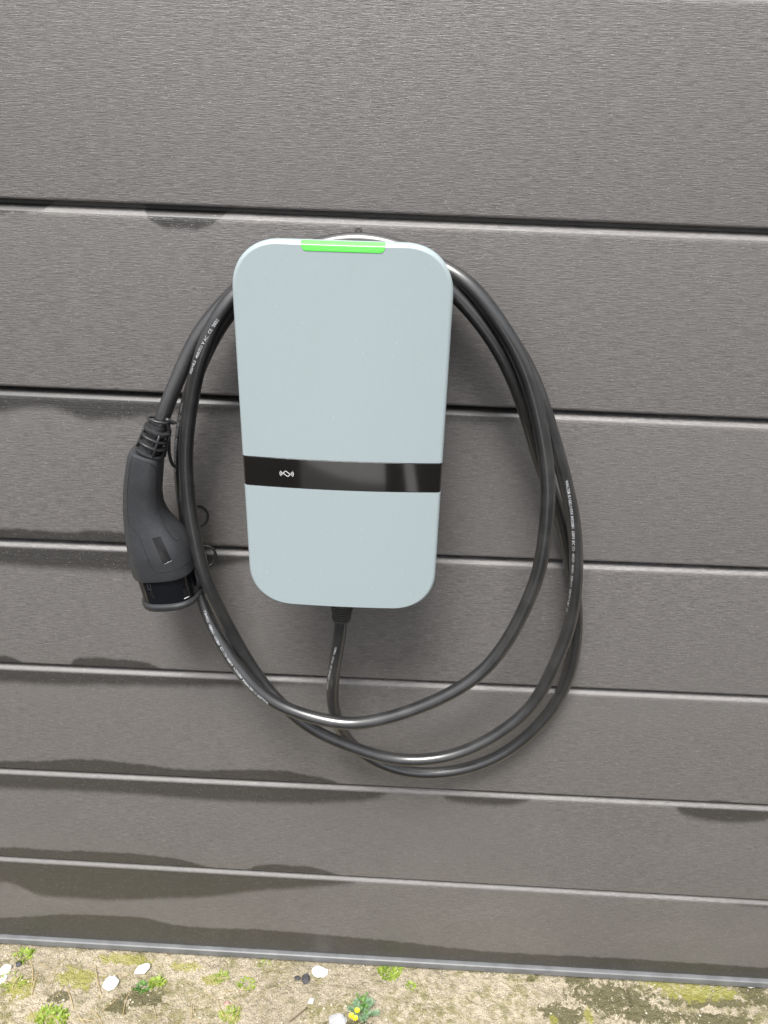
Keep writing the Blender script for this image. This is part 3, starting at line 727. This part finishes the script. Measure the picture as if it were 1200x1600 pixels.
b = N(n, 'ShaderNodeBump'); b.inputs['Strength'].default_value = 1; b.inputs['Distance'].default_value = .0042
n.links.new(mth(n, 'ADD', n3_, n2_), b.inputs['Height']); n.links.new(b.outputs[0], p.inputs['Normal'])
ground = mesh('ground', vs, grid_faces(len(ys), len(xs)), gm, None, True)
tag(ground, kind='structure')
for nm, arr in (('moss', mossv), ('yellow', yelv)):
    a = ground.data.attributes.new(nm, 'FLOAT', 'POINT'); a.data.foreach_set('value', arr)

# dark paving beyond the concrete strip, with unseen slabs added for the band's reflection
asph = plain('asphalt', (.018, .016, .015), .85, .3, .6, 250, .25)
pale = plain('pale_concrete', (.46, .46, .46), .8, .3, .4, 250, .1)
tag(mesh('paving', [(-60, -60, GZ+.012), (60, -60, GZ+.012), (60, -.24, GZ+.012), (-60, -.24, GZ+.012), (-60, -.24, GZ-.03), (60, -.24, GZ-.03)], [(0, 1, 2, 3), (3, 2, 5, 4)], asph, None, False), kind='structure')
arc = [(-.56, -2.10), (-.50, -2.02), (-.38, -1.96), (-.24, -1.915), (-.10, -1.885), (.08, -1.87)]
mid = plain('mid_grey_slab', (.13, .125, .12), .8, .3, .4, 250, .15)
def slab(name, pts, mat): return tag(mesh(name, [(x, y, GZ+.016) for x, y in pts], [tuple(range(len(pts)))], mat, None, False), kind='structure')
slab('reflection_slab', arc+[(.08, -9), (-1.3, -9)], pale)
slab('reflection_slab', [(.22, -9), (.22, -1.7), (.29, -1.7), (.29, -9)], pale)
slab('reflection_strip', [(-.42, -1.5), (.08, -1.5)]+arc[::-1], mid)

# ---------------------------------------------------------------- small stones on the ground
def stone(px, py, w_, h_, t_, mat, label, name='stone', seed=0, cat='stone', group=None, ang=0, sharp=False, z=0):
    rnd = random.Random(seed); c = g_at(px, py); bm = bmesh.new()
    bmesh.ops.create_icosphere(bm, subdivisions=3, radius=1)
    offv = Vector((seed*3.1, seed*1.7, 0)); ca, sa = math.cos(ang), math.sin(ang)
    for v in bm.verts:
        k = 1+.45*noise.noise(v.co*1.3+offv)+.25*noise.noise(v.co*3.2+offv)
        if sharp: k = min(k, 1.02+.15*noise.noise(v.co*.9+offv*2)); 
        q = v.co*k; q.z = max(-.6, min(.75, q.z)) if sharp else q.z
        x, y = q.x*w_/2, q.y*h_/2; v.co = Vector((x*ca-y*sa, x*sa+y*ca, q.z*t_/2))
    me = bpy.data.meshes.new(name); bm.to_mesh(me); bm.free(); me.materials.append(mat)
    me.polygons.foreach_set('use_smooth', [not sharp]*len(me.polygons))
    if sharp: me.polygons.foreach_set('use_smooth', [True]*len(me.polygons)); me.set_sharp_from_angle(angle=R(28))
    o = bpy.data.objects.new(name, me); col.objects.link(o); o.location = (c.x, c.y, GZ+t_*.28+z); tag(o, label, cat, group); return o
white_m = plain('chalk_white', (.80, .79, .76), .7, .4, .6, 500, .05)
dstone_m = plain('dark_stone', (.055, .055, .06), .7, .4, .6, 600, .4)
gstone_m = plain('grey_stone', (.42, .42, .43), .7, .4, .6, 600, .2)
pstone_m = plain('pink_stone', (.45, .28, .24), .7, .4, .6, 600, .2)
stone(174, 1538, .019, .021, .009, white_m, 'round white shell fragment on the moss at lower left', 'shell_fragment', 1, 'shell')
stone(223, 1515, .021, .013, .007, white_m, 'flat white shell fragment nearer the trim, with a thin twig beside it', 'shell_fragment', 2, 'shell', ang=.5)
stone(9, 1517, .017, .013, .008, white_m, 'white shell fragment at the far left beside the green sprig', 'shell_fragment', 3, 'shell', ang=.5)
stone(5, 1532, .009, .016, .006, white_m, 'narrow white sliver lowest at the left edge of the ground', 'shell_fragment', 4, 'shell', ang=-.5)
stone(500, 1520, .024, .017, .008, white_m, 'angular flat white stone right of a dark stone', 'white_stone', 5, sharp=True)
stone(486, 1565, .008, .008, .006, white_m, 'tiny round white pebble below the angular white stone', 'white_pebble', 6, 'pebble')
stone(478, 1531, .012, .015, .009, dstone_m, 'dark slate stone touching the angular white stone', 'dark_stone', 7, sharp=True)
stone(465, 1529, .010, .006, .005, dstone_m, 'small dark stone chip left of the slate stone', 'dark_stone', 8, sharp=True)
stone(489, 1494, .008, .010, .010, dstone_m, 'small black stone under the trim above the white stone', 'dark_stone', 9, sharp=True)
stone(543, 1500, .016, .014, .012, dstone_m, 'black stone half hidden under the wall trim left of a larger one', 'dark_stone', 10, sharp=True)
stone(568, 1501, .022, .015, .013, dstone_m, 'largest black stone half hidden under the wall trim beside the bright moss', 'dark_stone', 11, sharp=True)
stone(528, 1597, .026, .018, .012, gstone_m, 'pale grey stone left of the yellow flowered weed', 'grey_stone', 12, sharp=True)
stone(355, 1570, .009, .008, .006, pstone_m, 'tiny pinkish pebble on the sand', 'pink_pebble', 13, 'pebble')
stone(1172, 1541, .015, .006, .004, white_m, 'thin white chip at the far right under the trim', 'white_chip', 14, 'pebble', sharp=True)
stone(30, 1507, .009, .008, .006, dstone_m, 'small blue grey pebble under the leftmost green sprig', 'dark_pebble', 15, 'pebble')
# loose grit as one mass
gb = bmesh.new(); rnd = random.Random(5)
bmg = bmesh.new(); bmesh.ops.create_icosphere(bmg, subdivisions=1, radius=1); gv = [v.co.copy() for v in bmg.verts]; gf = [[v.index for v in f.verts] for f in bmg.faces]; bmg.free()
vs, fs = [], []
gbvh = BVHTree.FromPolygons([v.co.copy() for v in ground.data.vertices], [tuple(f.vertices) for f in ground.data.polygons])
def gz(x, y):
    h = gbvh.ray_cast(Vector((x, y, 1)), Vector((0, 0, -1)))[0]; return h.z if h else GZ
for _ in range(2000):
    x = rnd.uniform(-.72, .68); y = -abs(rnd.gauss(0, .09))+.005
    if y < -.16: continue
    r_ = .0005+.0013*rnd.random()**4; o_ = len(vs); z = gz(x, y)
    for v in gv: vs.append((x+v.x*r_*(.8+.5*rnd.random()), y+v.y*r_*(.8+.5*rnd.random()), z+v.z*r_*.7+r_*.2))
    fs += [tuple(i+o_ for i in f) for f in gf]
grit_m = plain('grit', (.42, .38, .31), .85, .3, 0, 200, .6)
tag(mesh('grit', vs, fs, grit_m), 'loose sand grains and grit scattered over the rough concrete', 'grit', kind='stuff')

# ---------------------------------------------------------------- weeds, moss and dry stalks
def leaf_mat(name, a, b):
    m, n, p = new_mat(name); g = N(n, 'ShaderNodeTexCoord').outputs['Object']
    n.links.new(mixc(n, smoothstep(n, noisetex(n, g, 160, 2), .35, .65), a, b), p.inputs['Base Color'])
    p.inputs['Roughness'].default_value = .5
    tr = N(n, 'ShaderNodeBsdfTranslucent'); tr.inputs[0].default_value = (*[min(1, c*1.6) for c in b], 1)
    mx = N(n, 'ShaderNodeMixShader'); mx.inputs[0].default_value = .3; out = n.nodes['Material Output']
    n.links.new(p.outputs[0], mx.inputs[1]); n.links.new(tr.outputs[0], mx.inputs[2]); n.links.new(mx.outputs[0], out.inputs[0]); return m
lime = leaf_mat('lime_leaf', (.15, .24, .02), (.34, .43, .08)); green = leaf_mat('green_leaf', (.05, .13, .025), (.14, .27, .06)); bluegreen = leaf_mat('blue_green_leaf', (.10, .19, .10), (.22, .33, .20))
yel = plain('yellow_petal', (.75, .62, .02), .5)
straw = plain('straw', (.50, .38, .19), .7, .3, 0, 300, .3)
def leaf(vs, fs, base, d, L, W, lift, rnd, curl=.3):
    s = Vector((-d.y, d.x, 0)).normalized(); o_ = len(vs); n_ = 4
    prof = [.15, .75, 1, .7, .08]
    for i in range(n_+1):
        t = i/n_; c = base+d*L*t+Vector((0, 0, 1))*(L*lift*t-curl*L*t*t); w_ = W*prof[i]/2
        vs += [c-s*w_+Vector((0, 0, w_*.4)), c, c+s*w_+Vector((0, 0, w_*.4))]
    for i in range(n_):
        for k in (0, 1): a = o_+i*3+k; fs.append((a, a+1, a+4, a+3))
def plant(px, py, R_, n_, L, W, mat, label, name='weed', seed=0, cat='weed', lift=(.2, 1.2), sq=.7, group=None, hgt=.004):
    L *= .58; W *= .60; n_ = int(n_*2.2); R_ *= .95
    rnd = random.Random(seed); c = g_at(px, py); vs, fs = [], []
    for _ in range(n_):
        a = rnd.uniform(0, 2*math.pi); q = R_*math.sqrt(rnd.random()); x, y = q*math.cos(a), q*sq*math.sin(a)
        a2 = a+rnd.gauss(0, .9); d = Vector((math.cos(a2), math.sin(a2), 0))
        base = Vector((x, y, gz(c.x+x, c.y+y)-GZ-.0005+hgt*rnd.random()*(1-q/R_)))
        leaf(vs, fs, base, d, L*rnd.uniform(.6, 1.3), W*rnd.uniform(.7, 1.2), rnd.uniform(*lift), rnd)
    o = mesh(name, vs, fs, mat); o.location = (c.x, c.y, GZ); tag(o, label, cat, group); return o
plant(38, 1493, .013, 26, .010, .005, lime, 'small lime green sprig at the far left near the trim', seed=1)
plant(18, 1535, .018, 22, .011, .003, lime, 'thin yellow green blades at the left edge among white shells', seed=2)
plant(246, 1535, .009, 26, .010, .006, lime, 'bright lime sprig beside the flat white shell, its right half', seed=3)
plant(222, 1543, .010, 22, .009, .005, green, 'green sprig just left of the bright lime one', seed=4)
plant(80, 1590, .023, 70, .009, .006, lime, 'broad lime green weed at the lower left picture edge', seed=5)
plant(610, 1512, .017, 150, .008, .0045, lime, 'dense bright green tuft growing out from under the trim', 'moss_tuft', seed=6, cat='moss', sq=1.1)
plant(642, 1541, .007, 22, .006, .003, lime, 'tiny green tuft below right of the dense one', 'moss_tuft', seed=7, cat='moss')
plant(345, 1527, .011, 18, .009, .003, lime, 'sparse yellow green sprig right of the brown moss', seed=8)
plant(386, 1538, .013, 26, .010, .003, lime, 'yellow green sprig over a small dark pebble in the sand', seed=9)
plant(360, 1588, .016, 34, .010, .003, lime, 'low olive green sprig at the bottom left of the white pebble', seed=10)
plant(412, 1507, .010, 14, .007, .002, lime, 'faint tiny green shoots close under the trim', seed=11)
wd = empty('flowering_weed', g_at(565, 1588)); tag(wd, 'blue green weed with yellow flowers at the bottom edge', 'weed')
vs, fs = [], []; rnd = random.Random(12)
for stem in range(14):
    a = rnd.uniform(0, 2*math.pi); d = Vector((math.cos(a), math.sin(a)*.8, 0)); L = rnd.uniform(.008, .021); b0 = Vector(wd.location)
    for k in range(6):
        t = (k+1)/6; c = b0+d*L*t+Vector((0, 0, .010*t+.004))
        for s in (-1, 1):
            d2 = (d+Vector((-d.y, d.x, 0))*s*.9).normalized(); leaf(vs, fs, c, d2, .0055, .0030, rnd.uniform(.1, .7), rnd)
mesh('foliage', vs, fs, bluegreen, wd)
vs, fs = [], []
for stem in range(5):
    a = rnd.uniform(1.2, 2.4); d = Vector((math.cos(a), math.sin(a), 0)); b0 = Vector(wd.location)
    for k in range(6):
        leaf(vs, fs, b0+d*.02*(k/5)+Vector((rnd.uniform(-.006, .006), 0, .012)), Vector((rnd.uniform(-1, 1), rnd.uniform(-.3, 1), 0)).normalized(), .006, .0036, rnd.uniform(.2, .9), rnd)
mesh('foliage', vs, fs, green, wd)
for px, py in ((549, 1588), (558, 1580), (555, 1592)):
    vs, fs = [], []; c = atz(px, py, GZ+.018)
    for k in range(9):
        a = 2*math.pi*k/9; leaf(vs, fs, c, Vector((math.cos(a), math.sin(a), 0)), .0042, .0026, .6, rnd, .1)
    mesh('flower', vs, fs, yel, wd)
vs, fs = [], []; rnd = random.Random(21)
def stalk(p0, p1, w_, bend):
    a, b = g_at(*p0), g_at(*p1); n_ = 8; mid = Vector((bend*rnd.uniform(-1, 1), bend*rnd.uniform(-1, 1), 0)); o_ = len(vs)
    for i in range(n_+1):
        t = i/n_; c = a.lerp(b, t)+mid*math.sin(math.pi*t); z = max(gz(c.x, c.y), GZ)+.001+.002*math.sin(math.pi*t)
        for k in range(4): an = math.pi/2*k; vs.append((c.x+w_*math.cos(an)*.7, c.y+w_*math.cos(an)*.3, z+w_*math.sin(an)))
    for i in range(n_):
        for k in range(4): q = o_+i*4+k; q2 = o_+i*4+(k+1) % 4; fs.append((q, q2, q2+4, q+4))
for p0, p1 in (((150, 1510), (160, 1560)), ((105, 1545), (115, 1578)), ((207, 1545), (192, 1588)), ((140, 1578), (160, 1600)), ((60, 1520), (50, 1555)), ((155, 1530), (185, 1524)), ((190, 1528), (212, 1515)), ((100, 1540), (85, 1560)),
               ((20, 1548), (35, 1522)), ((160, 1580), (185, 1560)), ((47, 1502), (50, 1540)), ((120, 1592), (150, 1596)), ((340, 1560), (350, 1590)), ((350, 1550), (395, 1545)), ((380, 1575), (365, 1600))):
    stalk(p0, p1, .0007, .004)
for _ in range(40):
    x, y = rnd.uniform(20, 420), rnd.uniform(1500, 1600); a = rnd.uniform(0, 6.28); L = rnd.uniform(8, 28); stalk((x, y), (x+L*math.cos(a), y+L*math.sin(a)), .0004, .003)
tag(mesh('dry_grass', vs, fs, straw), 'thin dry straw stalks lying over the mossy concrete', 'grass', kind='stuff')
twig_m = plain('twig_brown', (.12, .085, .055), .8, .3)
pa, pb = g_at(452, 1598), g_at(480, 1576)
tag(tube('twig', smooth_path([(pa.x, pa.y, GZ+.002), ((pa.x+pb.x)/2, (pa.y+pb.y)/2-.001, GZ+.0035), (pb.x, pb.y, GZ+.002)], .002, 2), .0007, twig_m, None, 6), 'short brown twig lying on the sand left of the grey stone', 'twig')
